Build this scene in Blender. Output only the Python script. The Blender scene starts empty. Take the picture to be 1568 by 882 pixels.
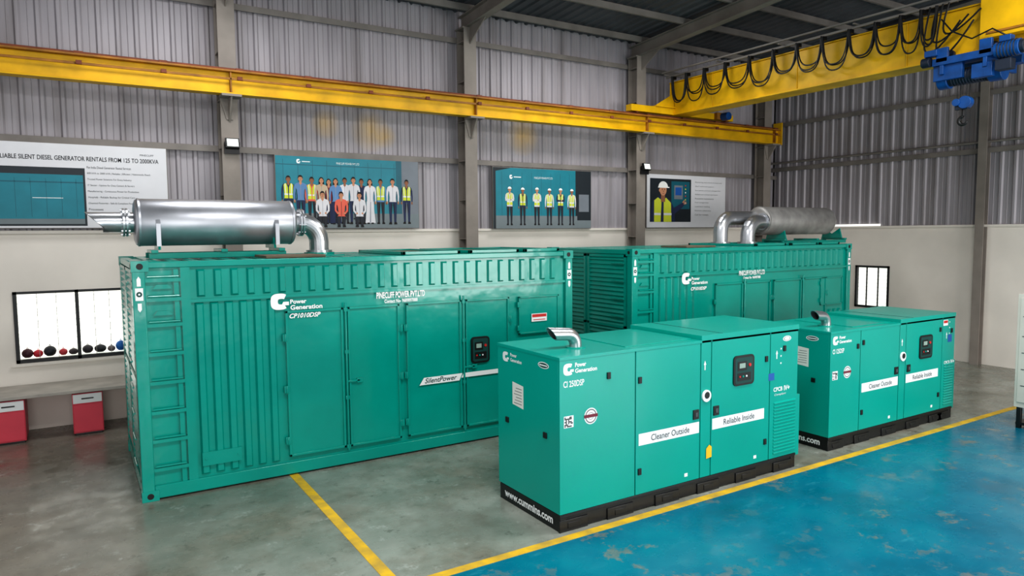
import bpy, math, random
from mathutils import Vector, Matrix
random.seed(7)
SC=bpy.context.scene
rad=math.radians
# ------------------------------------------------------------------ materials
MATS={}
def srgb(c):
    return tuple((x/255/12.92 if x/255<=0.04045 else ((x/255+0.055)/1.055)**2.4) for x in c)+(1,)
def mat(name,col,rough=.5,metal=0,var=.08,scale=3,bump=0,bscale=30,emit=0,spec=.5,coat=0,stretch=None,var2=None,roughvar=0.0):
    if name in MATS: return MATS[name]
    m=bpy.data.materials.new(name);m.use_nodes=True;nt=m.node_tree;N=nt.nodes;L=nt.links
    b=N['Principled BSDF'];c=srgb(col)
    tc=N.new('ShaderNodeTexCoord');mp=N.new('ShaderNodeMapping');L.new(tc.outputs['Object'],mp.inputs[0])
    if stretch: mp.inputs['Scale'].default_value=stretch
    n=N.new('ShaderNodeTexNoise');n.inputs['Scale'].default_value=scale;n.inputs['Detail'].default_value=6
    L.new(mp.outputs[0],n.inputs[0])
    r=N.new('ShaderNodeValToRGB');r.color_ramp.elements[0].position=.3;r.color_ramp.elements[1].position=.7
    lo=tuple(x*(1-var) for x in c[:3])+(1,);hi=tuple(min(1,x*(1+var)) for x in c[:3])+(1,)
    if var2: lo=srgb(var2)
    r.color_ramp.elements[0].color=lo;r.color_ramp.elements[1].color=hi
    L.new(n.outputs[0],r.inputs[0]);L.new(r.outputs[0],b.inputs['Base Color'])
    b.inputs['Roughness'].default_value=rough;b.inputs['Metallic'].default_value=metal
    b.inputs['Specular IOR Level'].default_value=spec
    b.inputs['Coat Weight'].default_value=coat;b.inputs['Coat Roughness'].default_value=.10
    if roughvar:
        mr=N.new('ShaderNodeMapRange');mr.inputs['To Min'].default_value=max(0,rough-roughvar);mr.inputs['To Max'].default_value=rough+roughvar
        L.new(n.outputs[0],mr.inputs[0]);L.new(mr.outputs[0],b.inputs['Roughness'])
    if bump:
        n2=N.new('ShaderNodeTexNoise');n2.inputs['Scale'].default_value=bscale;n2.inputs['Detail'].default_value=3
        L.new(tc.outputs['Object'],n2.inputs[0])
        bp=N.new('ShaderNodeBump');bp.inputs['Strength'].default_value=bump;bp.inputs['Distance'].default_value=.02
        L.new(n2.outputs[0],bp.inputs['Height']);L.new(bp.outputs[0],b.inputs['Normal'])
        if coat: L.new(bp.outputs[0],b.inputs['Coat Normal'])
    if emit:
        L.new(r.outputs[0],b.inputs['Emission Color']);b.inputs['Emission Strength'].default_value=emit
    MATS[name]=m;return m
TEAL=mat('teal_paint',(0,147,133),.23,var=.09,scale=1.5,bump=.5,bscale=2.2,coat=.35,roughvar=.06,spec=.3)
TEALG=mat('teal_paint_fresh',(0,158,143),.30,var=.04,scale=1.2,bump=.12,bscale=1.6,coat=.2,spec=.3)
TEALD=mat('teal_groove',(0,64,60),.6)
BLACK=mat('black_paint',(16,17,19),.4)
RUB=mat('black_plastic',(10,11,12),.5)
WHITE=mat('white_vinyl',(236,238,238),.5,var=.02)
PAPER=mat('paper_white',(228,226,220),.7,var=.03)
STEEL=mat('silencer_steel',(180,182,188),.38,metal=.82,var=.08,scale=4,bump=.05,bscale=6,roughvar=.06)
STEELM=mat('silencer_weathered',(158,156,154),.5,metal=.5,var=.18,scale=5)
GALV=mat('galvanised_pipe',(186,188,192),.3,metal=.88,var=.1)
YEL=mat('crane_yellow',(218,170,10),.45,var=.22,scale=2.2,spec=.4)
YELD=mat('crane_yellow_grimy',(150,100,26),.6,var=.35,scale=4)
RUST=mat('rust_brown',(118,62,38),.7,var=.25)
CABLE=mat('cable_black',(14,14,15),.5)
BLUEH=mat('hoist_blue',(8,70,132),.4,var=.25,scale=6)
BLUED=mat('hoist_dark',(24,34,50),.5,var=.2)
COLM=mat('column_grey',(136,128,121),.65,var=.16,scale=2)
GIRT=mat('girt_grey',(124,118,113),.6,var=.2,scale=2)
CLAD=mat('cladding_grey',(162,157,162),.5,metal=.1,var=.14,scale=1.6,stretch=(1.6,1.6,.3),bump=.06,bscale=6)
def clad_stains():
    nt=CLAD.node_tree;N=nt.nodes;L=nt.links;b=N['Principled BSDF'];src=b.inputs['Base Color'].links[0].from_socket
    tc=N.new('ShaderNodeTexCoord');n=N.new('ShaderNodeTexNoise');n.inputs['Scale'].default_value=2.5;n.inputs['Detail'].default_value=5;L.new(tc.outputs['Object'],n.inputs[0])
    cur=src
    for p,rr in(((4.17,13.3,5.10),.30),((5.05,13.3,5.02),.42),((5.35,13.3,4.95),.25),((8.6,13.3,5.15),.45)):
        d=N.new('ShaderNodeVectorMath');d.operation='DISTANCE';d.inputs[1].default_value=p;L.new(tc.outputs['Object'],d.inputs[0])
        mr=N.new('ShaderNodeMapRange');mr.inputs['From Min'].default_value=rr;mr.inputs['From Max'].default_value=.02;mr.inputs['To Max'].default_value=1.0;L.new(d.outputs['Value'],mr.inputs[0])
        mu=N.new('ShaderNodeMath');mu.operation='MULTIPLY';L.new(mr.outputs[0],mu.inputs[0]);L.new(n.outputs[0],mu.inputs[1])
        x=N.new('ShaderNodeMix');x.data_type='RGBA';L.new(mu.outputs[0],x.inputs[0]);L.new(cur,x.inputs[6]);x.inputs[7].default_value=srgb((214,168,20));cur=x.outputs[2]
    mp=N.new('ShaderNodeMapping');mp.inputs['Scale'].default_value=(2.2,2.2,.18);L.new(tc.outputs['Object'],mp.inputs[0])
    n2=N.new('ShaderNodeTexNoise');n2.inputs['Scale'].default_value=1.3;n2.inputs['Detail'].default_value=8;L.new(mp.outputs[0],n2.inputs[0])
    r=N.new('ShaderNodeValToRGB');r.color_ramp.elements[0].position=.52;r.color_ramp.elements[0].color=(0,0,0,1);r.color_ramp.elements[1].position=.75;r.color_ramp.elements[1].color=(.6,.6,.6,1);L.new(n2.outputs[0],r.inputs[0])
    x=N.new('ShaderNodeMix');x.data_type='RGBA';L.new(r.outputs[0],x.inputs[0]);L.new(cur,x.inputs[6]);x.inputs[7].default_value=srgb((104,96,92))
    L.new(x.outputs[2],b.inputs['Base Color'])
clad_stains()
ROOFM=mat('roof_sheet_grey',(84,86,91),.6,metal=.1,var=.25,scale=1.2)
PLAST=mat('plaster_white',(230,223,214),.8,var=.07,scale=1.0,bump=.05,bscale=8)
FRAME=mat('window_frame_black',(28,30,32),.5)
RED=mat('cabinet_red',(210,66,84),.5,var=.06)
GREYW=mat('shelf_grey',(170,164,156),.7,var=.15)
CREAM=mat('cabinet_cream',(205,202,192),.5,var=.04)
BROWN=mat('plywood_brown',(110,96,80),.8,var=.2)
YLINE=mat('line_yellow',(222,178,26),.6,var=.2,scale=5,var2=(180,150,66))
SRED=mat('sticker_red',(200,40,36),.5,var=.03)
SBLU=mat('sticker_blue',(30,90,165),.4,var=.05)
TAGY=mat('tag_yellow',(240,190,30),.5,var=.03)
INK=mat('ink_dark',(30,32,36),.6,var=.02)
INKG=mat('ink_grey',(74,78,82),.6,var=.02)
def glass_window(name,strength):
    m=bpy.data.materials.new(name);m.use_nodes=True;nt=m.node_tree;N=nt.nodes;L=nt.links
    b=N['Principled BSDF'];b.inputs['Roughness'].default_value=.3
    tc=N.new('ShaderNodeTexCoord');w=N.new('ShaderNodeTexWave');w.bands_direction='Z';w.inputs['Scale'].default_value=3.2
    w.inputs['Distortion'].default_value=.3;L.new(tc.outputs['Object'],w.inputs[0])
    r=N.new('ShaderNodeValToRGB');r.color_ramp.elements[0].position=.03;r.color_ramp.elements[0].color=srgb((214,220,212));r.color_ramp.elements[1].position=.2;r.color_ramp.elements[1].color=srgb((252,252,244))
    L.new(w.outputs[0],r.inputs[0]);L.new(r.outputs[0],b.inputs['Emission Color']);L.new(r.outputs[0],b.inputs['Base Color']);b.inputs['Emission Strength'].default_value=strength
    return m
GLASSW=glass_window('frosted_daylight_glass',.9)
# floor
def floor_mat():
    m=bpy.data.materials.new('epoxy_floor');m.use_nodes=True;nt=m.node_tree;N=nt.nodes;L=nt.links
    b=N['Principled BSDF'];tc=N.new('ShaderNodeTexCoord')
    def noise(s,d=8,ro=.6,off=(0,0,0),sc=(1,1,1)):
        mp=N.new('ShaderNodeMapping');mp.inputs['Location'].default_value=off;mp.inputs['Scale'].default_value=sc;L.new(tc.outputs['Object'],mp.inputs[0])
        n=N.new('ShaderNodeTexNoise');n.inputs['Scale'].default_value=s;n.inputs['Detail'].default_value=d;n.inputs['Roughness'].default_value=ro
        L.new(mp.outputs[0],n.inputs[0]);return n.outputs[0]
    def ramp(src,stops):
        r=N.new('ShaderNodeValToRGB');e=r.color_ramp.elements
        while len(e)<len(stops): e.new(.5)
        for i,(p,c) in enumerate(stops): e[i].position=p;e[i].color=srgb(c) if max(c)>1 else tuple(c)+(1,)
        L.new(src,r.inputs[0]);return r.outputs[0]
    def mix(f,a,c):
        x=N.new('ShaderNodeMix');x.data_type='RGBA';L.new(f,x.inputs[0]);L.new(a,x.inputs[6]);L.new(c,x.inputs[7]);return x.outputs[2]
    def mul(a,k):
        x=N.new('ShaderNodeMath');x.operation='MULTIPLY';L.new(a,x.inputs[0])
        if isinstance(k,(int,float)): x.inputs[1].default_value=k
        else: L.new(k,x.inputs[1])
        return x.outputs[0]
    grey=ramp(noise(.9),[(.3,(114,118,108)),(.5,(144,148,139)),(.7,(166,169,160))])
    grime=mul(ramp(noise(.6,8,.72,(3,8,0)),[(.44,(0,0,0)),(.62,(1,1,1))]),.85)
    brown=ramp(noise(5,8,.75),[(.3,(92,84,72)),(.7,(138,130,116))])
    grey=mix(grime,grey,brown)
    sp=N.new('ShaderNodeSeparateXYZ');L.new(tc.outputs['Object'],sp.inputs[0])
    lf=N.new('ShaderNodeMapRange');lf.inputs['From Min'].default_value=1.6;lf.inputs['From Max'].default_value=-.4;L.new(sp.outputs[0],lf.inputs[0])
    dk=ramp(noise(1.6,8,.7,(1,1,0)),[(.3,(76,68,60)),(.7,(134,124,111))])
    grey=mix(mul(lf.outputs[0],.8),grey,dk)
    scr=ramp(noise(4,12,.8,(5,0,0)),[(.57,(0,0,0)),(.62,(1,1,1))])
    scc=N.new('ShaderNodeRGB');scc.outputs[0].default_value=srgb((80,76,68));grey=mix(mul(scr,.5),grey,scc.outputs[0])
    lt=ramp(noise(3,12,.8,(15,3,0)),[(.58,(0,0,0)),(.63,(1,1,1))])
    ltc=N.new('ShaderNodeRGB');ltc.outputs[0].default_value=srgb((184,188,182));grey=mix(mul(lt,.5),grey,ltc.outputs[0])
    blue=ramp(noise(.8,8,.6,(2,2,0)),[(.3,(0,92,116)),(.5,(0,112,138)),(.72,(14,130,150))])
    worn=ramp(noise(2.2,14,.74,(7.3,1.1,0)),[(.555,(0,0,0)),(.60,(1,1,1))])
    zone=ramp(noise(.55,3,.5,(4.2,2,0)),[(.38,(.25,.25,.25)),(.55,(1,1,1))])
    wc=ramp(noise(9,6,.7),[(.3,(80,108,110)),(.7,(150,136,118))])
    blue=mix(mul(mul(worn,zone),.75),blue,wc)
    scl=ramp(noise(5,10,.8,(3,9,0),(.4,1.4,1)),[(.57,(0,0,0)),(.65,(1,1,1))])
    slc=N.new('ShaderNodeRGB');slc.outputs[0].default_value=srgb((70,156,172));blue=mix(mul(scl,.4),blue,slc.outputs[0])
    st=N.new('ShaderNodeMath');st.operation='LESS_THAN';st.inputs[1].default_value=5.40;L.new(sp.outputs[1],st.inputs[0])
    col=mix(st.outputs[0],grey,blue);L.new(col,b.inputs['Base Color'])
    mr=N.new('ShaderNodeMapRange');mr.inputs['From Min'].default_value=.3;mr.inputs['From Max'].default_value=.7;mr.inputs['To Min'].default_value=.12;mr.inputs['To Max'].default_value=.42;L.new(noise(2.5),mr.inputs[0]);L.new(mr.outputs[0],b.inputs['Roughness'])
    b.inputs['Specular IOR Level'].default_value=.6
    bp=N.new('ShaderNodeBump');bp.inputs['Strength'].default_value=.06;bp.inputs['Distance'].default_value=.01;L.new(noise(7),bp.inputs['Height']);L.new(bp.outputs[0],b.inputs['Normal'])
    return m
FLOORM=floor_mat()
# ------------------------------------------------------------------ mesh builder
class MB:
    def __init__(s): s.v=[];s.f=[];s.m=[];s.mats=[]
    def mi(s,m):
        if m not in s.mats: s.mats.append(m)
        return s.mats.index(m)
    def add(s,vs,fs,m):
        o=len(s.v);s.v+=[tuple(v) for v in vs];k=s.mi(m)
        for f in fs: s.f.append(tuple(i+o for i in f));s.m.append(k)
    def box(s,x0,x1,y0,y1,z0,z1,m):
        s.add([(x0,y0,z0),(x1,y0,z0),(x1,y1,z0),(x0,y1,z0),(x0,y0,z1),(x1,y0,z1),(x1,y1,z1),(x0,y1,z1)],
              [(0,3,2,1),(4,5,6,7),(0,1,5,4),(1,2,6,5),(2,3,7,6),(3,0,4,7)],m)
    def tube(s,pts,r,m,seg=16,cap=True,cut1=None,mouth=None):
        pts=[Vector(p) for p in pts];rs=r if isinstance(r,(list,tuple)) else [r]*len(pts)
        rings=[];up=None
        for i,p in enumerate(pts):
            t=(pts[min(i+1,len(pts)-1)]-pts[max(i-1,0)]).normalized()
            if up is None:
                up=Vector((0,0,1)) if abs(t.z)<.9 else Vector((0,1,0))
            a=(up-t*up.dot(t)).normalized();b=t.cross(a);up=a
            ring=[p+a*math.cos(2*math.pi*k/seg)*rs[i]+b*math.sin(2*math.pi*k/seg)*rs[i] for k in range(seg)]
            if i==len(pts)-1 and cut1: ring=[q+t*cut1*((q-p).z/rs[i]) for q in ring]
            rings.append(ring)
        if mouth:
            t=(pts[-1]-pts[-2]).normalized();p=pts[-1]
            rings.append([p+(q-p)*.86 for q in rings[-1]])
            rings.append([q-t*.10 for q in rings[-1]])
        vs=[q for r_ in rings for q in r_];fs=[]
        for i in range(len(rings)-1):
            for k in range(seg):
                k2=(k+1)%seg;fs.append((i*seg+k,i*seg+k2,(i+1)*seg+k2,(i+1)*seg+k))
        if cap:
            fs.append(tuple(range(seg))[::-1])
            if not mouth: fs.append(tuple((len(rings)-1)*seg+k for k in range(seg)))
        s.add(vs,fs,m)
        if mouth: s.add(rings[-1],[tuple(range(seg))],mouth)
    def cyl(s,p0,p1,r,m,seg=20): s.tube([p0,p1],r,m,seg)
    def prism(s,poly,axis,a,b,m):
        def P(q,t):
            return {'y':(q[0],t,q[1]),'x':(t,q[0],q[1]),'z':(q[0],q[1],t)}[axis]
        n=len(poly);vs=[P(q,a) for q in poly]+[P(q,b) for q in poly]
        fs=[tuple(range(n)),tuple(range(n,2*n))[::-1]]+[(i,(i+1)%n,(i+1)%n+n,i+n) for i in range(n)]
        s.add(vs,fs,m)
    def obj(s,name,parent=None,bevel=0,smooth=True,ang=35):
        me=bpy.data.meshes.new(name);me.from_pydata(s.v,[],s.f)
        for m in s.mats: me.materials.append(m)
        for p,k in zip(me.polygons,s.m): p.material_index=k
        import bmesh
        bm=bmesh.new();bm.from_mesh(me);bmesh.ops.recalc_face_normals(bm,faces=bm.faces);bm.to_mesh(me);bm.free()
        if smooth:
            for p in me.polygons:p.use_smooth=True
            me.set_sharp_from_angle(angle=rad(ang))
        o=bpy.data.objects.new(name,me);SC.collection.objects.link(o)
        if parent:o.parent=parent
        if bevel:
            b=o.modifiers.new('b','BEVEL');b.width=bevel;b.segments=2;b.limit_method='ANGLE';b.angle_limit=rad(40)
        return o
def empty(name,loc=(0,0,0)):
    o=bpy.data.objects.new(name,None);SC.collection.objects.link(o);o.empty_display_size=.2;return o
FR={'F':Matrix(((1,0,0),(0,0,-1),(0,1,0))),'E':Matrix(((0,0,-1),(-1,0,0),(0,1,0)))}
def text(body,pos,w,h,m,parent,name='lettering',fr='F',shear=0,bold=0,align='L',rot=0):
    cu=bpy.data.curves.new(name,'FONT');cu.body=body;cu.size=1;cu.shear=shear;cu.offset=bold;cu.extrude=0;cu.resolution_u=3
    o=bpy.data.objects.new(name,cu);SC.collection.objects.link(o);bpy.context.view_layer.update()
    me=bpy.data.meshes.new_from_object(o.evaluated_get(bpy.context.evaluated_depsgraph_get()))
    bpy.data.objects.remove(o)
    xs=[v.co.x for v in me.vertices];ys=[v.co.y for v in me.vertices]
    x0,x1,y0,y1=min(xs),max(xs),min(ys),max(ys)
    sx=w/(x1-x0);sy=h/(y1-y0) if h else sx
    M=FR[fr];P=Vector(pos)
    for v in me.vertices:
        a=(v.co.x-x0)*sx-(w/2 if align=='C' else 0);b=(v.co.y-y0)*sy
        v.co=P+M@Vector((a,b,0))
    me.materials.clear();me.materials.append(m)
    o=bpy.data.objects.new(name,me);SC.collection.objects.link(o);o.parent=parent;return o
class Flat:
    """printed shapes on a vertical surface. fr F: u=X, depth -Y ; fr E: u=-Y, depth -X"""
    def __init__(s,c,fr='F',step=.0012): s.mb=MB();s.c=c;s.fr=fr;s.st=step
    def P(s,u,v,l):
        return (u,s.c-l*s.st,v) if s.fr=='F' else (s.c-l*s.st,u,v)
    def poly(s,pts,l,m): s.mb.add([s.P(u,v,l) for u,v in pts],[tuple(range(len(pts)))],m)
    def rect(s,u0,u1,v0,v1,l,m): s.poly([(u0,v0),(u1,v0),(u1,v1),(u0,v1)],l,m)
    def ell(s,u,v,ru,rv,l,m,n=14,a0=0,a1=360):
        k=n if a1-a0>=360 else n+1
        s.poly([(u+ru*math.cos(rad(a0+(a1-a0)*i/n)),v+rv*math.sin(rad(a0+(a1-a0)*i/n))) for i in range(k)],l,m)
    def ring(s,u,v,r0,r1,a0,a1,l,m,n=24,sx=1):
        vs=[];fs=[]
        for i in range(n+1):
            a=rad(a0+(a1-a0)*i/n)
            for r in (r0,r1): vs.append(s.P(u+sx*r*math.cos(a),v+r*math.sin(a),l))
        for i in range(n): fs.append((2*i,2*i+1,2*i+3,2*i+2))
        s.mb.add(vs,fs,m)
    def obj(s,name,parent): return s.mb.obj(name,parent,smooth=False)
def logoC(F,u,v,w,h,l,m):
    sg=1 if F.fr=='F' else -1
    cx=u+sg*w*.5;cy=v+h*.5
    n=22;vs=[];fs=[]
    for i in range(n+1):
        a=rad(48+(312-48)*i/n)
        ca,sa=math.cos(a),math.sin(a);q=(abs(ca)**3+abs(sa)**3)**(-1/3)
        vs.append(F.P(cx+sg*w*.5*ca*q,cy+h*.5*sa*q,l))
        vs.append(F.P(cx+sg*(w*.20*ca*q+w*.10),cy+h*.17*sa*q,l))
    for i in range(n): fs.append((2*i,2*i+1,2*i+3,2*i+2))
    F.mb.add(vs,fs,m)
    F.poly([(cx+sg*w*.10,cy-h*.24),(cx+sg*w*.52,cy-h*.24),(cx+sg*w*.52,cy-h*.02),(cx+sg*w*.2,cy-h*.02)],l+.5,m)
# ------------------------------------------------------------------ people printed on banners
SK=[mat('print_skin_a',(196,140,108),.7,var=.03),mat('print_skin_b',(150,100,72),.7,var=.03)]
HAIR=mat('print_hair',(24,20,20),.7);VEST=mat('print_hi_vis',(206,214,60),.7,var=.05);ORNG=mat('print_salmon',(222,104,84),.7,var=.03)
NAVY=mat('print_navy',(34,44,78),.7);SHB=mat('print_blue_shirt',(96,136,180),.7);DKT=mat('print_dark_trousers',(40,42,50),.7)
PWH=mat('print_white_cloth',(216,214,218),.7);MAR=mat('print_maroon',(120,44,60),.7);REFL=mat('print_reflective',(225,228,224),.6);HELM=mat('print_helmet',(240,240,236),.5)
BEI=mat('print_beige',(196,176,150),.7);SHADE=mat('print_fold_shadow',(150,152,162),.7);DARKF=mat('print_dark_fold',(22,24,32),.7)
def person(F,x,z,h,top,bot,sk=0,vest=False,helmet=False,seat=False,woman=False,L=3,folded=False):
    S=SK[sk];q=lambda u,v:(x+u*h,z+v*h)
    def poly(p,l,m): F.poly([q(u,v) for u,v in p],l,m)
    def mir(p,l,m): poly(p,l,m);poly([(-u,v) for u,v in p][::-1],l,m)
    dz=-.27 if seat else 0
    if seat:
        mir([(.01,.20),(.10,.20),(.115,.30),(.09,.33),(.01,.33)],L,bot)
        mir([(.025,.03),(.075,.03),(.105,.25),(.03,.25)],L+.4,bot)
        mir([(.02,0),(.09,0),(.085,.035),(.03,.04)],L+.5,HAIR)
        mir([(.10,.16),(.13,.16),(.13,.19),(.10,.19)],L-.4,DKT)
    elif woman:
        poly([(-.12,.02),(.12,.02),(.09,.3),(.085,.52),(-.085,.52),(-.09,.3)],L,bot);mir([(.02,0),(.08,0),(.07,.03),(.02,.03)],L+.3,HAIR)
        poly([(-.02,.03),(.01,.03),(.02,.5),(.0,.5)],L+.3,SHADE if bot==PWH else DARKF)
    else:
        mir([(.03,.04),(.075,.04),(.085,.28),(.095,.52),(.0,.52),(.008,.44),(.022,.26)],L,bot)
        mir([(.025,0),(.095,0),(.09,.03),(.075,.05),(.03,.05)],L+.3,HAIR)
        mir([(.022,.26),(.04,.25),(.035,.45),(.008,.44)],L+.3,DARKF)
    Z=lambda p:[(u,v+dz) for u,v in p]
    if folded:
        mir([(.085,.79),(.125,.80),(.14,.70),(.13,.63),(.0,.64),(.0,.68),(.095,.69)],L+2.2,top)
        F.ell(x+.035*h,z+(.665+dz)*h,.02*h,.02*h,L+2.6,S,8)
    elif seat:
        mir(Z([(.09,.80),(.125,.81),(.145,.70),(.14,.60),(.08,.53),(.06,.56),(.105,.62),(.10,.70)]),L+2,top)
        for s_ in(-1,1):
            F.ell(x+s_*.06*h,z+(.555+dz)*h,.022*h,.02*h,L+2.4,S,8)
    else:
        mir([(.09,.80),(.12,.815),(.142,.74),(.15,.62),(.143,.50),(.118,.50),(.115,.62),(.10,.72)],L+.5,top)
        for s_ in(-1,1):
            F.ell(x+s_*.131*h,z+.475*h,.015*h,.03*h,L+.6,S,8)
            for k in range(4): F.rect(x+(s_*.131-.013+k*.007)*h,x+(s_*.131-.008+k*.007)*h,z+(.435+.004*abs(k-1.5))*h,z+.46*h,L+.6,S)
            F.rect(x+(s_*.114-.004)*h,x+(s_*.114+.004)*h,z+.46*h,z+.485*h,L+.6,S)
    poly(Z([(-.085,.49),(.085,.49),(.078,.58),(.09,.72),(.118,.79),(.105,.825),(.04,.85),(-.04,.85),(-.105,.825),(-.118,.79),(-.09,.72),(-.078,.58)]),L+1,top)
    if not vest: poly(Z([(-.004,.50),(.004,.50),(.004,.80),(-.004,.80)]),L+1.3,SHADE if top in(PWH,SHB,BEI) else DARKF);mir(Z([(.086,.50),(.078,.58),(.09,.72),(.078,.70),(.066,.58),(.07,.50)]),L+1.3,SHADE if top==PWH else DARKF)
    poly(Z([(-.026,.82),(.026,.82),(.024,.88),(-.024,.88)]),L+1.6,S)
    poly(Z([(-.026,.84),(.026,.84),(0,.79)]),L+1.5,S)
    if vest:
        mir(Z([(.008,.53),(.088,.53),(.082,.6),(.092,.72),(.098,.8),(.085,.83),(.045,.845),(.012,.76)]),L+1.8,VEST)
        mir(Z([(.01,.60),(.084,.60),(.086,.63),(.01,.63)]),L+2,REFL);mir(Z([(.05,.63),(.065,.63),(.075,.83),(.058,.84)]),L+2,REFL)
    hy=(.93+dz);E=lambda u,v,ru,rv,l,m,**k:F.ell(x+u*h,z+v*h,ru*h,rv*h,l,m,**k)
    if woman: poly(Z([(-.055,.95),(.055,.95),(.062,.80),(.04,.79),(-.04,.79),(-.062,.80)]),L+.9,HAIR)
    E(0,hy+.012,.049,.062,L+2.2,HAIR);E(0,hy-.008,.041,.054,L+2.8,S)
    for s_ in(-1,1):
        E(s_*.045,hy-.008,.008,.014,L+2.1,S,n=8);E(s_*.016,hy+.003,.006,.004,L+3.3,HAIR,n=6);F.rect(x+(s_*.016-.008)*h,x+(s_*.016+.008)*h,z+(hy+.012)*h,z+(hy+.016)*h,L+3.3,HAIR)
    F.poly([q(-.005,hy-.016),q(.005,hy-.016),q(0,hy+.002)],L+3.3,SK[1]);F.rect(x-.012*h,x+.012*h,z+(hy-.034)*h,z+(hy-.029)*h,L+3.3,MAR)
    if not woman and not helmet: E(0,hy+.026,.044,.035,L+3,HAIR,a0=10,a1=170)
    if helmet:
        E(0,hy+.022,.056,.05,L+3.4,HELM,a0=0,a1=180);F.rect(x-.062*h,x+.062*h,z+(hy+.016)*h,z+(hy+.026)*h,L+3.5,HELM)
# ================================================================== ROOM
XR=17.15;YB=13.3;XL=-7.0;YF=-6.0;WH=3.10
fl=MB();fl.box(XL,XR,YF,YB,-.1,0,FLOORM);fl.obj('floor',smooth=False)
wb=MB()
def wall_hole_back():
    x0,x1,z0,z1=-.84,.72,1.05,2.17
    wb.box(XL,x0,YB,YB+.30,0,WH,PLAST);wb.box(x1,XR+.2,YB,YB+.30,0,WH,PLAST)
    wb.box(x0,x1,YB,YB+.30,0,z0,PLAST);wb.box(x0,x1,YB,YB+.30,z1,WH,PLAST)
wall_hole_back()
def corr(mb,a0,a1,z0f,z1f,plane,axis,sgn,m,per=.27,dep=.035):
    prof=[];a=a0
    while a<a1:
        for da,d in((0,0),(.07,0),(.076,.007),(.084,0),(.150,0),(.172,dep),(.210,dep),(.235,0)):
            prof.append((min(a+da*per/.235,a1),d))
        a+=per
    vs=[];fs=[]
    for t,d in prof:
        for z in(z0f,z1f):
            vs.append((t,plane+sgn*d,z) if axis=='x' else (plane+sgn*d,t,z))
    for i in range(len(prof)-1): fs.append((2*i,2*i+2,2*i+3,2*i+1))
    mb.add(vs,fs,m)
corr(wb,XL,XR,WH,7.75,YB+.02,'x',-1,CLAD)
wb.box(XL,XR+.2,YB+.03,YB+.1,WH,7.8,CLAD)
wb.obj('wall_back')
wr=MB()
y0,y1,z0,z1=9.83,10.72,1.05,2.12
wr.box(XR,XR+.22,YF,y0,0,WH,PLAST);wr.box(XR,XR+.22,y1,YB,0,WH,PLAST);wr.box(XR,XR+.22,y0,y1,0,z0,PLAST);wr.box(XR,XR+.22,y0,y1,z1,WH,PLAST)
corr(wr,YF,YB,WH+.0,9.0,XR+.02,'y',-1,CLAD)
wr.box(XR+.03,XR+.1,YF,YB,WH,9.0,CLAD)
wr.obj('wall_right')
t=MB();t.box(XL,XR,YB-.05,YB+.02,WH-.03,WH+.02,PLAST);t.obj('trim_back')
t=MB();t.box(XR-.05,XR+.02,YF,YB-.05,WH-.03,WH+.02,PLAST);t.obj('trim_right')
def girt_x(mb,z,y=YB-.03,h=.09,x0=XL,x1=XR):
    mb.box(x0,x1,y-.07,y,z,z+.015,GIRT);mb.box(x0,x1,y-.075,y-.06,z-h,z+.015,GIRT)
g=MB()
for z in(4.56,7.02): girt_x(g,z)
g.obj('trim_wall_girts')
g=MB()
for z in(4.78,6.02,7.3):
    g.box(XR-.10,XR-.03,YF,YB,z,z+.015,GIRT);g.box(XR-.105,XR-.09,YF,YB,z-.1,z,GIRT)
g.cyl((XR-.14,YF,4.92),(XR-.14,YB,4.92),.03,GIRT,8)
g.obj('trim_side_girts')
# roof
SL=.06
zr=lambda y:7.5+(YB-y)*SL
rf=MB();x=XL
vs=[];fs=[];n=0
while x<XR+.1:
    for da,d in((0,0),(.15,0),(.18,-.035),(.22,-.035),(.25,0)):
        for y in(YB+.1,YF): vs.append((x+da,y,zr(y)+.12+d))
        n+=1
    x+=.25
for i in range(n-1): fs.append((2*i,2*i+2,2*i+3,2*i+1))
rf.add(vs,fs,ROOFM)
rf.prism([(YB+.1,zr(YB+.1)+.14),(YF,zr(YF)+.14),(YF,zr(YF)+.2),(YB+.1,zr(YB+.1)+.2)],'x',XL,XR+.2,ROOFM)
rf.obj('ceiling')
pu=MB()
y=YB-.5
while y>YF:
    z=zr(y);pu.box(XL,XR,y-.03,y+.03,z-.05,z+.08,GIRT);y-=1.35
pu.obj('trim_purlins')
COLX=[-2.3,2.36,7.04,11.68,16.3]
ra=MB()
for x in COLX:
    def sl(z0,z1,hw): 
        ra.add([(x-hw,YB-.1,zr(YB-.1)+z0),(x+hw,YB-.1,zr(YB-.1)+z0),(x+hw,YF,zr(YF)+z0),(x-hw,YF,zr(YF)+z0),
                (x-hw,YB-.1,zr(YB-.1)+z1),(x+hw,YB-.1,zr(YB-.1)+z1),(x+hw,YF,zr(YF)+z1),(x-hw,YF,zr(YF)+z1)],
               [(0,3,2,1),(4,5,6,7),(0,1,5,4),(1,2,6,5),(2,3,7,6),(3,0,4,7)],COLM)
    sl(-.33,-.31,.09);sl(-.31,-.07,.012);sl(-.07,-.05,.09)
    ra.prism([(12.86,7.24),(12.2,7.24),(12.86,6.85)],'x',x-.01,x+.01,COLM)
ra.obj('trim_roof_rafters')
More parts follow.
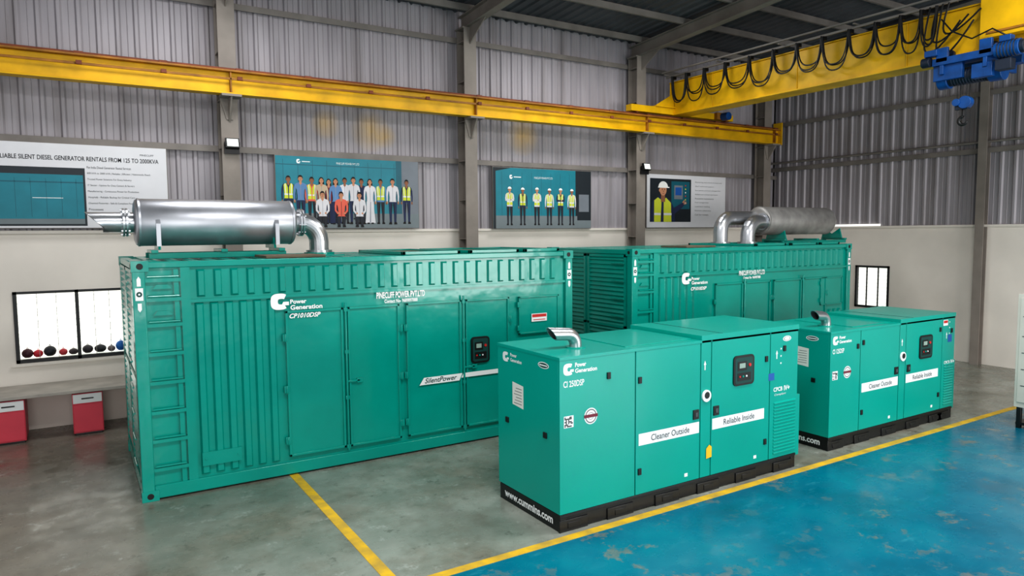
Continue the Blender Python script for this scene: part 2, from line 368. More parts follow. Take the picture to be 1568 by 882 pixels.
for i,x in enumerate(COLX):
    c=MB();y=13.02;hw=.14
    c.box(x-hw,x+hw,y-.17,y-.15,0,7.16,COLM);c.box(x-hw,x+hw,y+.13,y+.15,0,7.16,COLM);c.box(x-.012,x+.012,y-.15,y+.13,0,7.16,COLM)
    c.box(x-hw-.03,x+hw+.03,y-.17,y+.17,7.16,7.19,COLM)
    for k in range(9): c.box(x-hw,x+hw,y-.15,y+.13,.5+k*.8,.515+k*.8,COLM)
    c.prism([(x-.15,5.33),(x+.15,5.33),(x+.05,4.98),(x-.05,4.98)],'y',y-.19,y-.17,COLM)
    c.obj('steel_column')
for yy in(7.75,2.8,-2.2):
    c=MB();c.box(XR-.2,XR-.18,yy-.09,yy+.09,0,7.85,COLM);c.box(XR-.04,XR-.02,yy-.09,yy+.09,0,7.85,COLM);c.box(XR-.18,XR-.04,yy-.01,yy+.01,0,7.85,COLM)
    c.obj('steel_column')
def window_back():
    e=empty('window_1');m=MB();x0,x1,z0,z1=-.84,.72,1.05,2.17;Y=YB
    m.box(x0,x0+.05,Y-.02,Y+.06,z0,z1,FRAME);m.box(x1-.05,x1,Y-.02,Y+.06,z0,z1,FRAME);m.box(x0,x1,Y-.02,Y+.06,z1-.04,z1,FRAME);m.box(x0,x1,Y-.02,Y+.06,z0,z0+.05,FRAME);m.box(-.02,.03,Y-.02,Y+.06,z0,z1,FRAME)
    for k in (1,2):
        for a,b in((x0+.05,-.02),(.03,x1-.05)):
            xx=a+(b-a)*k/3;m.box(xx-.003,xx+.003,Y+.04,Y+.05,z0,z1,GREYW)
    m.obj('frame',e)
    g=MB();g.box(x0,x1,Y+.27,Y+.29,z0,z1,GLASSW);g.obj('pane',e,smooth=False)
    h=MB()   # rounded shapes in the recess, standing in for blurred objects outside
    for k,(x,c,r,hh) in enumerate([(-.70,(70,30,38),.08,.15),(-.56,(196,40,56),.07,.12),(-.40,(34,36,44),.09,.17),(-.22,(190,60,70),.06,.11),(-.08,(70,62,66),.07,.10),(.12,(60,56,62),.08,.14),(.30,(42,44,50),.09,.13),(.46,(120,110,112),.06,.10),(.60,(30,110,190),.08,.17)]):
        mm=mat('blurred_shape_%d'%k,c,.6)
        aa=[rad(q) for q in(-60,-30,0,25,50,75,88)]
        h.tube([(x,YB+.16,z0+.05+hh*.5+hh*.5*math.sin(a)) for a in aa],[r*math.cos(a) for a in aa],mm,14)
        h.tube([(x-.02,YB+.16,z0+hh+.03),(x,YB+.16,z0+hh+.075),(x+.02,YB+.16,z0+hh+.03)],.006,mm,6)
    h.obj('blurred_object_shapes',e)
window_back()
def window_right():
    e=empty('window_2');m=MB();X=XR
    m.box(X-.02,X+.06,y0,y0+.05,z0,z1,FRAME);m.box(X-.02,X+.06,y1-.05,y1,z0,z1,FRAME);m.box(X-.02,X+.06,y0,y1,z1-.05,z1,FRAME);m.box(X-.02,X+.06,y0,y1,z0,z0+.05,FRAME)
    for k in range(1,3): m.box(X+.0,X+.03,y0+(y1-y0)*k/3-.012,y0+(y1-y0)*k/3+.012,z0,z1,FRAME)
    m.obj('frame',e);g=MB();g.box(X+.07,X+.09,y0,y1,z0,z1,GLASSW);g.obj('pane',e,smooth=False)
window_right()
m=MB();m.box(XR-.03,XR+.0,10.1,11.4,WH+.02,WH+.07,GLASSW);m.obj('gap_glow_strip',smooth=False)  # glowing strip on the wall stands for daylight through a gap
sl_=MB();sl_.box(-.9,.78,YB-.04,YB,1.0,1.045,PLAST);sl_.obj('trim_window_sill')
b=MB();b.box(-2.05,.72,12.35,13.28,.66,.71,GREYW);b.box(-2.05,.72,13.2,13.28,0,.66,PLAST);b.box(.62,.70,12.4,13.2,0,.66,PLAST);b.box(-2.05,-1.95,12.4,13.2,0,.66,PLAST)
b.obj('work_bench',bevel=.006)
for x0_ in(-1.12,-.13):
    e=empty('storage_cabinet');c=MB();x1_=x0_+.40
    c.box(x0_,x1_,12.42,13.0,.03,.64,RED);c.box(x0_+.01,x1_-.01,12.405,12.42,.05,.47,RED);c.box(x0_+.01,x1_-.01,12.405,12.42,.49,.63,WHITE);c.box(x0_+.12,x1_-.12,12.395,12.405,.55,.57,BLACK);c.box(x0_+.02,x1_-.02,12.44,12.98,0,.03,BLACK)
    c.obj('carcass',e,bevel=.004)
e=empty('electrical_cabinet');c=MB()
c.box(12.05,13.0,3.9,4.92,.32,2.04,CREAM);c.box(12.035,12.05,3.95,4.4,.4,1.98,CREAM);c.box(12.035,12.05,4.43,4.88,.4,1.98,CREAM)
for z in(.65,.9,1.15,1.4,1.7): c.box(12.03,12.036,4.5,4.84,z,z+.012,INKG)
for xx in(12.08,12.94):
    for yy in(3.95,4.85): c.box(xx-.03,xx+.03,yy-.03,yy+.03,0,.32,BLACK)
c.box(12.06,12.96,3.93,4.89,.05,.09,BLACK)
c.obj('body',e,bevel=.006)
f=MB();f.box(2.17,2.28,5.5,8.85,0,.004,YLINE);f.obj('floor_marking_line',smooth=False)
f=MB();f.box(-7,XR,5.40,5.50,0,.004,YLINE);f.obj('floor_marking_line',smooth=False)
# ================================================================== CRANE
def runway():
    e=empty('crane_runway_beam');m=MB();Y=12.7;a,b=XL,16.5
    m.box(a,b,Y-.11,Y+.11,5.37,5.395,YEL);m.box(a,b,Y-.012,Y+.012,5.395,5.735,YEL);m.box(a,b,Y-.12,Y+.12,5.735,5.765,YELD)
    m.box(a,b,Y-.10,Y-.085,5.60,5.64,YELD)
    m.box(a,b,Y-.03,Y+.03,5.765,5.81,RUST)
    x=a+.3
    while x<b:
        m.box(x-.06,x+.06,Y-.115,Y-.09,5.75,5.80,RUST);m.box(x-.04,x+.04,Y-.135,Y-.10,5.60,5.66,RUST);x+=1.15
    for x in COLX:
        if x<b: m.box(x-.012,x+.012,Y-.1,Y+.1,5.395,5.735,YELD)
        m.box(x-.16,x+.16,12.56,12.83,5.33,5.37,COLM)
        m.prism([(12.58,5.33),(12.83,5.33),(12.83,4.95)],'x',x-.015,x+.015,COLM)
    m.box(b,b+.03,Y-.14,Y+.14,5.35,5.95,YEL)
    m.obj('girder',e,bevel=.004)
runway()
def bridge():
    e=empty('overhead_crane');m=MB();X0,X1=12.5,12.95
    zb,zt=5.86,6.60;ya,yb=-5.0,12.75
    m.box(X0+.02,X0+.05,ya,yb,zb,zt,YEL);m.box(X1-.05,X1-.02,ya,yb,zb,zt,YEL)
    m.box(X0-.02,X1+.02,ya,yb,zt,zt+.025,YEL);m.box(X0-.03,X1+.03,ya,yb,zb-.03,zb,YEL)
    m.box(X0,X1,yb-.02,yb,zb,zt,YEL)
    y=ya+1
    while y<yb: m.box(X0,X0+.02,y-.01,y+.01,zb,zt,YEL);y+=2.2
    m.obj('box_girder',e,bevel=.004)
    m=MB()
    m.box(11.15,14.6,12.6,12.8,5.84,5.99,YEL);m.box(11.9,13.5,12.55,12.85,5.99,6.02,YEL)
    m.prism([(11.9,6.02),(12.5,6.02),(12.5,6.35)],'y',12.6,12.62,YEL)
    for x in(11.35,14.4):
        m.cyl((x,12.62,5.91),(x,12.78,5.91),.095,RUST,16)
    m.cyl((14.1,12.5,5.9),(14.1,12.3,5.9),.1,BLUEH);m.box(13.9,14.3,12.5,12.6,5.83,6.0,YELD)
    m.obj('end_carriage',e,bevel=.005)
    m=MB();m.box(12.32,12.48,3.2,5.75,6.0,7.0,YEL);m.box(12.30,12.32,3.3,5.65,6.06,6.1,YELD);m.box(12.30,12.32,3.3,5.65,6.9,6.94,YELD)
    m.obj('drive_housing',e,bevel=.01)
    m=MB();X=12.34;z=6.70
    m.box(X-.02,X+.02,ya,12.7,z,z+.04,GIRT);m.box(X-.16,X-.12,ya,12.7,z+.09,z+.12,GIRT)
    y=12.6
    while y>ya: m.box(X-.16,X+.2,y-.015,y+.015,z+.04,z+.06,GIRT);y-=1.6
    ys=[12.45,12.0,11.45,10.85,10.2,9.6,9.05,8.5,7.95,7.45,7.0,6.65,6.4]
    for i in range(len(ys)-1):
        a,b=ys[i],ys[i+1]
        for dr,dx in((.60+.09*math.sin(i*2.1),0),(.52+.07*math.cos(i*1.7),.03),(.56+.08*math.cos(i*2.9),-.03)):
            pts=[]
            for k in range(17):
                t=k/16;s=2*t-1;pts.append((X-.05+dx,a+(b-a)*(t-.10*math.sin(2*math.pi*t)),z-dr*(1-abs(s)**2.4)))
            m.tube(pts,.014,CABLE,6)
        m.box(X-.05,X+.05,a-.035,a+.035,z-.07,z,CABLE)
    for dy,dr in((.0,.75),(.12,.6),(.2,.85),(.3,.5)):
        pts=[(X-.06,6.5-dy+.28*math.sin(math.pi*k/12)-.04*k,z-dr*math.sin(math.pi*k/14)) for k in range(13)]
        m.tube(pts,.016,CABLE,6)
    m.obj('festoon_cable',e)
    m=MB()
    m.box(12.2,12.45,5.45,6.40,5.70,5.82,BLUEH);m.box(13.0,13.2,5.42,6.42,5.68,5.82,BLUEH)
    for y in(5.6,6.25):
        for x in(12.47,12.98): m.cyl((x-.03,y,5.9),(x+.03,y,5.9),.075,BLUED,14)
        m.box(12.2,12.26,y-.09,y+.09,5.75,5.98,BLUEH)
    m.box(12.2,13.2,5.57,5.63,5.55,5.7,BLUEH);m.box(12.2,13.2,6.22,6.28,5.55,5.7,BLUEH)
    m.cyl((12.45,5.62,5.50),(12.45,6.25,5.50),.125,BLUED,24)
    m.cyl((12.45,6.22,5.50),(12.45,6.38,5.50),.16,BLUEH,20);m.cyl((12.45,5.42,5.50),(12.45,5.62,5.50),.16,BLUEH,20)
    for k in range(12): m.tube([(12.45,5.66+k*.045,5.5),(12.45,5.68+k*.045,5.5)],.135,BLUED,20)
    m.box(12.25,12.33,5.95,6.4,5.46,5.72,BLUEH);m.box(12.22,12.34,5.5,5.8,5.40,5.62,BLUEH)
    m.cyl((12.15,5.08,5.74),(12.15,5.42,5.74),.12,BLUEH,20)
    for k in range(6): m.tube([(12.15,5.13+k*.045,5.74),(12.15,5.145+k*.045,5.74)],.132,BLUED,20)
    m.cyl((12.15,5.02,5.74),(12.15,5.08,5.74),.10,BLUED,20)
    m.box(12.08,12.22,5.2,5.36,5.85,5.94,BLUEH);m.box(12.12,12.28,5.2,5.42,5.44,5.60,BLUED)
    m.cyl((12.2,6.42,5.78),(12.2,6.55,5.78),.08,BLUED);m.box(12.14,12.3,6.3,6.5,5.86,5.96,BLUEH)
    m.tube([(12.2,5.3,5.95),(12.18,5.5,6.1),(12.2,5.8,6.02),(12.2,6.1,6.2),(12.25,6.3,6.45)],.014,CABLE,6)
    m.obj('hoist_unit',e,bevel=.006)
    m=MB()
    for dx,dy in((-.05,-.06),(.05,-.06),(-.05,.08),(.05,.08)): m.cyl((12.45+dx,6.0+dy,5.13),(12.45+dx,6.0+dy,5.4),.008,RUB,6)
    m.cyl((12.39,5.97,5.08),(12.51,5.97,5.08),.10,BLUEH,20);m.box(12.41,12.49,5.92,6.12,4.97,5.13,BLUED)
    m.cyl((12.37,6.09,5.09),(12.53,6.09,5.09),.06,BLUEH,16);m.cyl((12.45,6.0,4.97),(12.45,6.0,4.86),.025,RUB,10)
    pts=[(12.45,6.0+.065*math.sin(rad(a)),4.79+.065*math.cos(rad(a))) for a in range(0,261,20)]
    m.tube(pts,[.024,.026,.028,.03,.031,.031,.031,.03,.028,.025,.022,.019,.016,.010][:len(pts)],RUB,10)
    m.obj('hook_block',e,bevel=.004)
bridge()
# ================================================================== CONTAINER GENERATORS
def container(ox,oy,shift_logo,dx,hatch=True):
    e=empty('container_generator');L,W,H=6.06,2.44,2.74
    m=MB();X=lambda r:ox+r
    d=.05
    m.box(X(.03),X(L-.03),oy+d,oy+W-d,.12,H-.06,TEAL)
    for x in(0,L-.13):
        for y in(0,W-.13): m.box(X(x),X(x+.13),oy+y,oy+y+.13,0.0,H,TEAL)
    for y in(0,W-.1):
        m.box(X(.13),X(L-.13),oy+y+.005,oy+y+.1,0.02,.17,TEAL);m.box(X(.13),X(L-.13),oy+y+.005,oy+y+.08,H-.08,H-.01,TEAL)
    for x in(0,L-.1):
        m.box(X(x+.005),X(x+.1),oy+.13,oy+W-.13,.02,.17,TEAL);m.box(X(x+.005),X(x+.1),oy+.13,oy+W-.13,H-.09,H-.01,TEAL)
    m.obj('shell',e,bevel=.008)
    m=MB()
    for x in(-.008,L-.17):
        for y in(-.008,W-.155):
            for z in(0,H-.12):
                m.box(X(x),X(x+.178),oy+y,oy+y+.163,z,z+.122,TEAL)
    for z in(.06,H-.06):
        for x in(.08,L-.08): 
            m.tube([(X(x),oy-.010,z),(X(x),oy-.006,z)],.035,RUB,14)
        m.tube([(X(0)-.010,oy+.08,z),(X(0)-.006,oy+.08,z)],.03,RUB,14)
    m.obj('corner_castings',e,bevel=.006)
    m=MB()
    m.box(X(.49),X(.59),oy+.012,oy+d,.17,H-.08,TEAL)
    for z in(.35,.68,1.01,1.35,1.68,2.01,2.30,2.52):
        m.box(X(.13),X(.49),oy+.005,oy+d+.01,z-.02,z+.02,TEAL)
        m.cyl((X(.15),oy+.0,z+.04),(X(.47),oy+.0,z+.04),.011,TEAL,8)
    m.box(X(.42),X(.47),oy+.02,oy+d,.17,H-.1,TEAL)
    for z in(2.12,2.42): m.prism([(X(.20),z),(X(.40),z),(X(.36),z+.05),(X(.24),z+.05)],'y',oy+.02,oy+d,TEAL)
    def rib(x,w,z0,z1,dep=.034,s=.02):
        y=oy+d;m.add([(x,y,z0),(x+s,y-dep,z0+.02),(x+w-s,y-dep,z0+.02),(x+w,y,z0),(x,y,z1),(x+s,y-dep,z1-.02),(x+w-s,y-dep,z1-.02),(x+w,y,z1)],
          [(0,4,5,1),(1,5,6,2),(2,6,7,3),(0,1,2,3),(7,6,5,4)],TEAL)
    x=.63
    while x<1.50: rib(X(x),.10,.2,2.24);x+=.162
    x=.66
    while x<5.8: rib(X(x),.095,2.31,2.63);x+=.185
    x=5.05
    while x<5.85: rib(X(x),.09,.2,1.40);x+=.16
    m.box(X(.59),X(5.93),oy+.015,oy+d,2.25,2.285,TEAL)
    m.box(X(.64),X(1.08),oy-.002,oy+d,.31,.47,TEAL)
    for x in(.68,1.04): m.cyl((X(x),oy-.01,.39),(X(x),oy,.39),.012,TEAL,8)
    m.obj('corrugated_panels',e)
    m=MB()
    doors=[(1.65,2.38),(2.44,3.16),(3.26,4.10),(4.17,4.90)]
    for i,(a,b) in enumerate(doors):
        a,b=X(a+dx),X(b+dx);z0,z1=.24,2.08
        m.box(a,b,oy+.028,oy+d,z0,z1,TEAL)
        for q in((a,a+.03),(b-.03,b)): m.box(q[0],q[1],oy+.004,oy+.03,z0,z1,TEAL)
        m.box(a,b,oy+.004,oy+.03,z0,z0+.03,TEAL);m.box(a,b,oy+.004,oy+.03,z1-.03,z1,TEAL)
        hx=a-.012 if i%2==0 else b+.012
        for z in(.45,1.1,1.75):
            m.box(hx-.03,hx+.03,oy-.006,oy+.03,z-.045,z+.045,TEAL);m.cyl((hx,oy-.008,z-.05),(hx,oy-.008,z+.05),.012,TEAL,8)
        if i%2==0:
            m.cyl((b+.03,oy-.002,.2),(b+.03,oy-.002,2.14),.016,TEAL,8)
            for z in(.25,.9,1.5,2.05): m.box(b+.005,b+.055,oy-.012,oy+.03,z-.025,z+.025,TEAL)
            m.box(b+.03,b+.2,oy-.012,oy-.004,1.1,1.125,TEAL);m.box(b+.16,b+.24,oy-.012,oy+.03,1.08,1.14,TEAL)
    a,b=X(5.07),X(5.80)
    m.box(a,b,oy+.02,oy+d,1.50,2.07,TEAL)
    for q in((a,a+.025),(b-.025,b)): m.box(q[0],q[1],oy+.004,oy+.03,1.5,2.07,TEAL)
    m.box(a,b,oy+.004,oy+.03,1.5,1.525,TEAL);m.box(a,b,oy+.004,oy+.03,2.045,2.07,TEAL)
    for z in(1.6,1.95): m.box(a-.03,a+.02,oy-.006,oy+.03,z-.04,z+.04,TEAL)
    m.obj('access_doors',e,bevel=.004)
    for nm,xx,s in(('louvre_end_front',X(0),-1),('louvre_end_rear',X(L),1)):
        m=MB();base=xx+(.03 if s<0 else -.03)
        for (ya,yb) in((.16,1.19),(1.25,2.28)):
            z=.28
            while z<2.58:
                y0_,y1_=oy+ya+.05,oy+yb-.05
                m.add([(base,y0_,z),(base,y1_,z),(base+s*.028,y1_,z+.02),(base+s*.028,y0_,z+.02),(base,y0_,z+.06),(base,y1_,z+.06)],
                      [(0,1,2,3),(3,2,5,4),(0,3,4),(1,5,2)],TEAL)
                z+=.075
            for q in(ya,yb-.05): m.box(min(base,base+s*.03),max(base,base+s*.03),oy+q,oy+q+.05,.18,2.64,TEAL)
            for q in(.18,1.4,2.6): m.box(min(base,base+s*.03),max(base,base+s*.03),oy+ya,oy+yb,q,q+.04,TEAL)
        for z in[.4+.3*k for k in range(8)]:
            m.cyl((xx+s*.03,oy+.17,z),(xx+s*.03,oy+.5,z),.011,TEAL,8)
        m.obj(nm,e)
    m=MB();m.box(X(.1),X(L-.1),oy+.09,oy+W-.09,H-.05,H-.03,TEAL)
    x=.2
    while x<L-.2: m.box(X(x),X(x+.1),oy+.12,oy+W-.12,H-.03,H-.012,TEAL);x+=.21
    if hatch:
        m.box(X(1.5),X(2.25),oy+.25,oy+.9,H-.01,H+.022,BROWN)
        for a,b in((3.3,4.2),(4.35,5.2),(5.3,5.95)):
            m.box(X(a),X(b),oy+.2,oy+.25,H-.01,H+.035,TEAL);m.box(X(a),X(b),oy+1.9,oy+1.95,H-.01,H+.035,TEAL);m.box(X(a),X(a+.05),oy+.2,oy+1.95,H-.01,H+.035,TEAL);m.box(X(b-.05),X(b),oy+.2,oy+1.95,H-.01,H+.035,TEAL)
            m.box(X(a+.05),X(b-.05),oy+.25,oy+1.9,H-.01,H+.01,BROWN)
    m.obj('roof_panels',e,bevel=.004)
    F=Flat(oy-.001);F2=Flat(oy+.012)
    lx=X(shift_logo);logoC(F2,lx,2.10,.215,.20,1,WHITE)
    for x in(.065,L-.065):
        F.rect(X(x)-.04,X(x)+.04,2.30,2.44,1,WHITE);F.ring(X(x),2.37,.012,.03,0,360,2,TEALD,12)
        F.poly([(X(x)-.02,2.46),(X(x)+.02,2.46),(X(x)+.02,2.54),(X(x),2.57),(X(x)-.02,2.54)],1,WHITE)
        F.poly([(X(x)-.02,2.27),(X(x)+.02,2.27),(X(x)+.02,2.20),(X(x),2.17),(X(x)-.02,2.20)],1,WHITE)
    F.obj('corner_stickers',e)
    text('Power',(lx+.235,oy+.009,2.165),.20,.055,WHITE,e,'lettering_power',bold=.03)
    text('Generation',(lx+.235,oy+.009,2.09),.40,.06,WHITE,e,'lettering_generation',bold=.03)
    text('CP1010DSP',(lx+.22,oy+.009,1.985),.39,.06,WHITE,e,'lettering_code',shear=.3,bold=.03)
    return e,F2
e,F=container(.53,8.80,1.48,0)
text('PINECLIFF POWER PVT.LTD',(3.37,8.80+.01,2.165),.70,.085,WHITE,e,'lettering_owner',bold=.03)
text('Contact No- 9689897888',(3.48,8.80+.01,2.10),.48,.05,WHITE,e,'lettering_contact',bold=.03)
D=Flat(8.80+.002)
D.poly([(3.96,.93),(4.58,.93),(4.63,1.03),(4.03,1.03)],1,WHITE)
D.poly([(4.61,.965),(5.30,.965),(5.30,1.03),(4.65,1.03)],1,WHITE)
D.rect(5.82,6.10,1.68,1.80,1,WHITE);D.rect(5.83,6.09,1.745,1.79,2,SRED);D.rect(5.85,6.07,1.70,1.712,2,SRED)
text('SilentPower',(4.04,8.797,.95),.50,.07,TEALD,e,'lettering_silent',shear=.3,bold=.01)
def ctrl_window(e,x0,x1,z0,z1,y):
    m=MB();r=.05
    def rr(x0,x1,z0,z1,r,n=5):
        p=[]
        for cx,cz,a in((x1-r,z1-r,0),(x0+r,z1-r,90),(x0+r,z0+r,180),(x1-r,z0+r,270)):
            for k in range(n+1): p.append((cx+r*math.cos(rad(a+90*k/n)),cz+r*math.sin(rad(a+90*k/n))))
        return p
    m.prism(rr(x0,x1,z0,z1,r),'y',y-.014,y+.01,RUB);m.prism(rr(x0+.025,x1-.025,z0+.025,z1-.025,r*.6),'y',y-.016,y-.013,TEALD)
    w=x1-x0;h=z1-z0
    m.box(x0+w*.18,x0+w*.62,y-.019,y-.016,z0+h*.5,z0+h*.80,RUB);m.box(x0+w*.26,x0+w*.54,y-.021,y-.019,z0+h*.58,z0+h*.74,mat('lcd',(150,170,160),.3))
    m.box(x0+w*.18,x0+w*.82,y-.019,y-.016,z0+h*.16,z0+h*.42,RUB)
    for k,c in enumerate((SRED,TEALG,WHITE)): m.cyl((x0+w*(.28+.16*k),y-.016,z0+h*.3),(x0+w*(.28+.16*k),y-.024,z0+h*.3),.012,c,10)
    m.cyl((x0+w*.76,y-.016,z0+h*.66),(x0+w*.76,y-.026,z0+h*.66),.02,SRED,12)
    m.obj('control_window',e)
ctrl_window(e,4.78,5.08,1.15,1.53,8.81)
D.obj('stripe_graphics',e);F.obj('emblem',e)
e,F=container(7.79,8.77,1.15,.35)
text('PINECLIFF POWER PVT.LTD',(10.40,8.78,2.20),.72,.09,WHITE,e,'lettering_owner',bold=.03)
text('Contact No- 9689897888',(10.52,8.78,2.13),.48,.05,WHITE,e,'lettering_contact',bold=.03)
F.obj('emblem',e)
text('FRESH AIR',(7.785,9.4,.55),.3,.07,WHITE,e,'lettering_vent','E');text('FRESH AIR',(7.785,10.4,.55),.3,.07,WHITE,e,'lettering_vent','E')
# ================================================================== SILENCERS
def silencer(x0,x1,y,z,r,M,e):
    m=MB()
    pts=[(x0-.02,y,z),(x0-.015,y,z),(x0,y,z),(x0+.03,y,z),(x1-.03,y,z),(x1,y,z),(x1+.015,y,z),(x1+.02,y,z)]
    m.tube(pts,[.12,r*.8,r*.94,r,r,r*.94,r*.8,.12],M,48)
    for x in(x0+.035,x1-.035): m.tube([(x-.012,y,z),(x+.012,y,z)],r*1.018,M,48)
    m.obj('drum',e,ang=40)
def cradle(e,x0,x1,y,z0,zc,r):
    m=MB()
    for dy in(-.27,.23): m.box(x0,x1,y+dy,y+dy+.05,z0,z0+.07,TEAL)
    for x in(x0+.02,x1-.1,(x0+x1)/2): m.box(x,x+.08,y-.3,y+.3,z0+.07,z0+.11,TEAL)
    for x in(x0+.12,x1-.14):
        m.prism([(y-.26,z0+.11),(y+.26,z0+.11),(y+.2,zc-r*.55),(y,zc-r*.98),(y-.2,zc-r*.55)],'x',x-.015,x+.015,TEAL)
    m.obj('cradle',e,bevel=.004)
e=empty('exhaust_silencer');yy,zz,r=10.0,3.19,.297
silencer(.67,2.60,yy,zz,r,STEEL,e);cradle(e,.79,2.45,yy,2.735,zz,r)
m=MB()
for x in(.90,2.33):
    m.box(x-.025,x+.025,yy-r-.03,yy-r+.03,zz-.30,zz-.02,STEEL);m.prism([(yy-r-.03,zz-.02),(yy-r+.02,zz+.06),(yy-r+.05,zz-.02)],'x',x-.025,x+.025,STEEL)
m.tube([(.66,yy,zz),(.48,yy,zz),(.32,yy,zz),(.26,yy,zz+.0)],.125,GALV,24,cut1=.13,mouth=RUB)
for x in(.575,.54): m.tube([(x-.012,yy,zz),(x+.012,yy,zz)],.175,GALV,28)
for k in range(8):
    a=k*math.pi/4;m.cyl((.51,yy+.15*math.cos(a),zz+.15*math.sin(a)),(.61,yy+.15*math.cos(a),zz+.15*math.sin(a)),.014,GALV,6)
m.obj('tail_pipe',e)
def elbow(m,x,z,xb,zb,y,r,M,sg=1,R=.24,gores=6):
    pts=[(x,y,z),(xb-sg*R,y,z)]
    for k in range(1,gores+1):
        a=math.pi/2*k/gores;pts.append((xb-sg*R+sg*R*math.sin(a),y,z-R+R*math.cos(a)))
    pts.append((xb,y,zb));m.tube(pts,r,M,24)
m=MB();elbow(m,2.6,zz,2.98,2.80,yy,.135,GALV,R=.27)
for x in(2.70,2.735): m.tube([(x-.012,yy,zz),(x+.012,yy,zz)],.19,GALV,28)
for k in range(8):
    a=k*math.pi/4+.2;m.cyl((2.67,yy+.16*math.cos(a),zz+.16*math.sin(a)),(2.77,yy+.16*math.cos(a),zz+.16*math.sin(a)),.014,GALV,6)
m.tube([(2.98,yy,2.735),(2.98,yy,2.77)],.21,TEAL,28);m.tube([(2.98,yy,2.77),(2.98,yy,2.80)],.18,GALV,28)
m.box(2.75,3.25,yy-.3,yy+.3,2.715,2.74,TEAL)
m.obj('elbow_pipe',e,ang=12)
e=empty('exhaust_silencer');zz=3.235
silencer(12.42,14.72,yy,zz,.30,STEELM,e);cradle(e,12.9,15.15,yy,2.735,zz,.30)
m=MB()
elbow(m,12.45,zz+.06,11.42,2.80,yy+.14,.145,GALV,sg=-1,R=.28);elbow(m,12.45,zz-.02,11.92,2.80,yy-.14,.145,GALV,sg=-1,R=.30)
for x,y in((11.42,yy+.14),(11.92,yy-.14)): m.tube([(x,y,2.735),(x,y,2.80)],.20,GALV,24)
m.tube([(12.36,yy-.14,zz-.02),(12.40,yy-.14,zz-.02)],.18,GALV,24)
m.tube([(14.72,yy,zz),(15.05,yy,zz)],.09,STEELM,20);m.tube([(14.85,yy,zz),(14.88,yy,zz)],.14,STEELM,20)
m.box(11.1,12.4,yy-.35,yy+.4,2.70,2.74,TEAL);m.obj('inlet_pipes',e,ang=12)
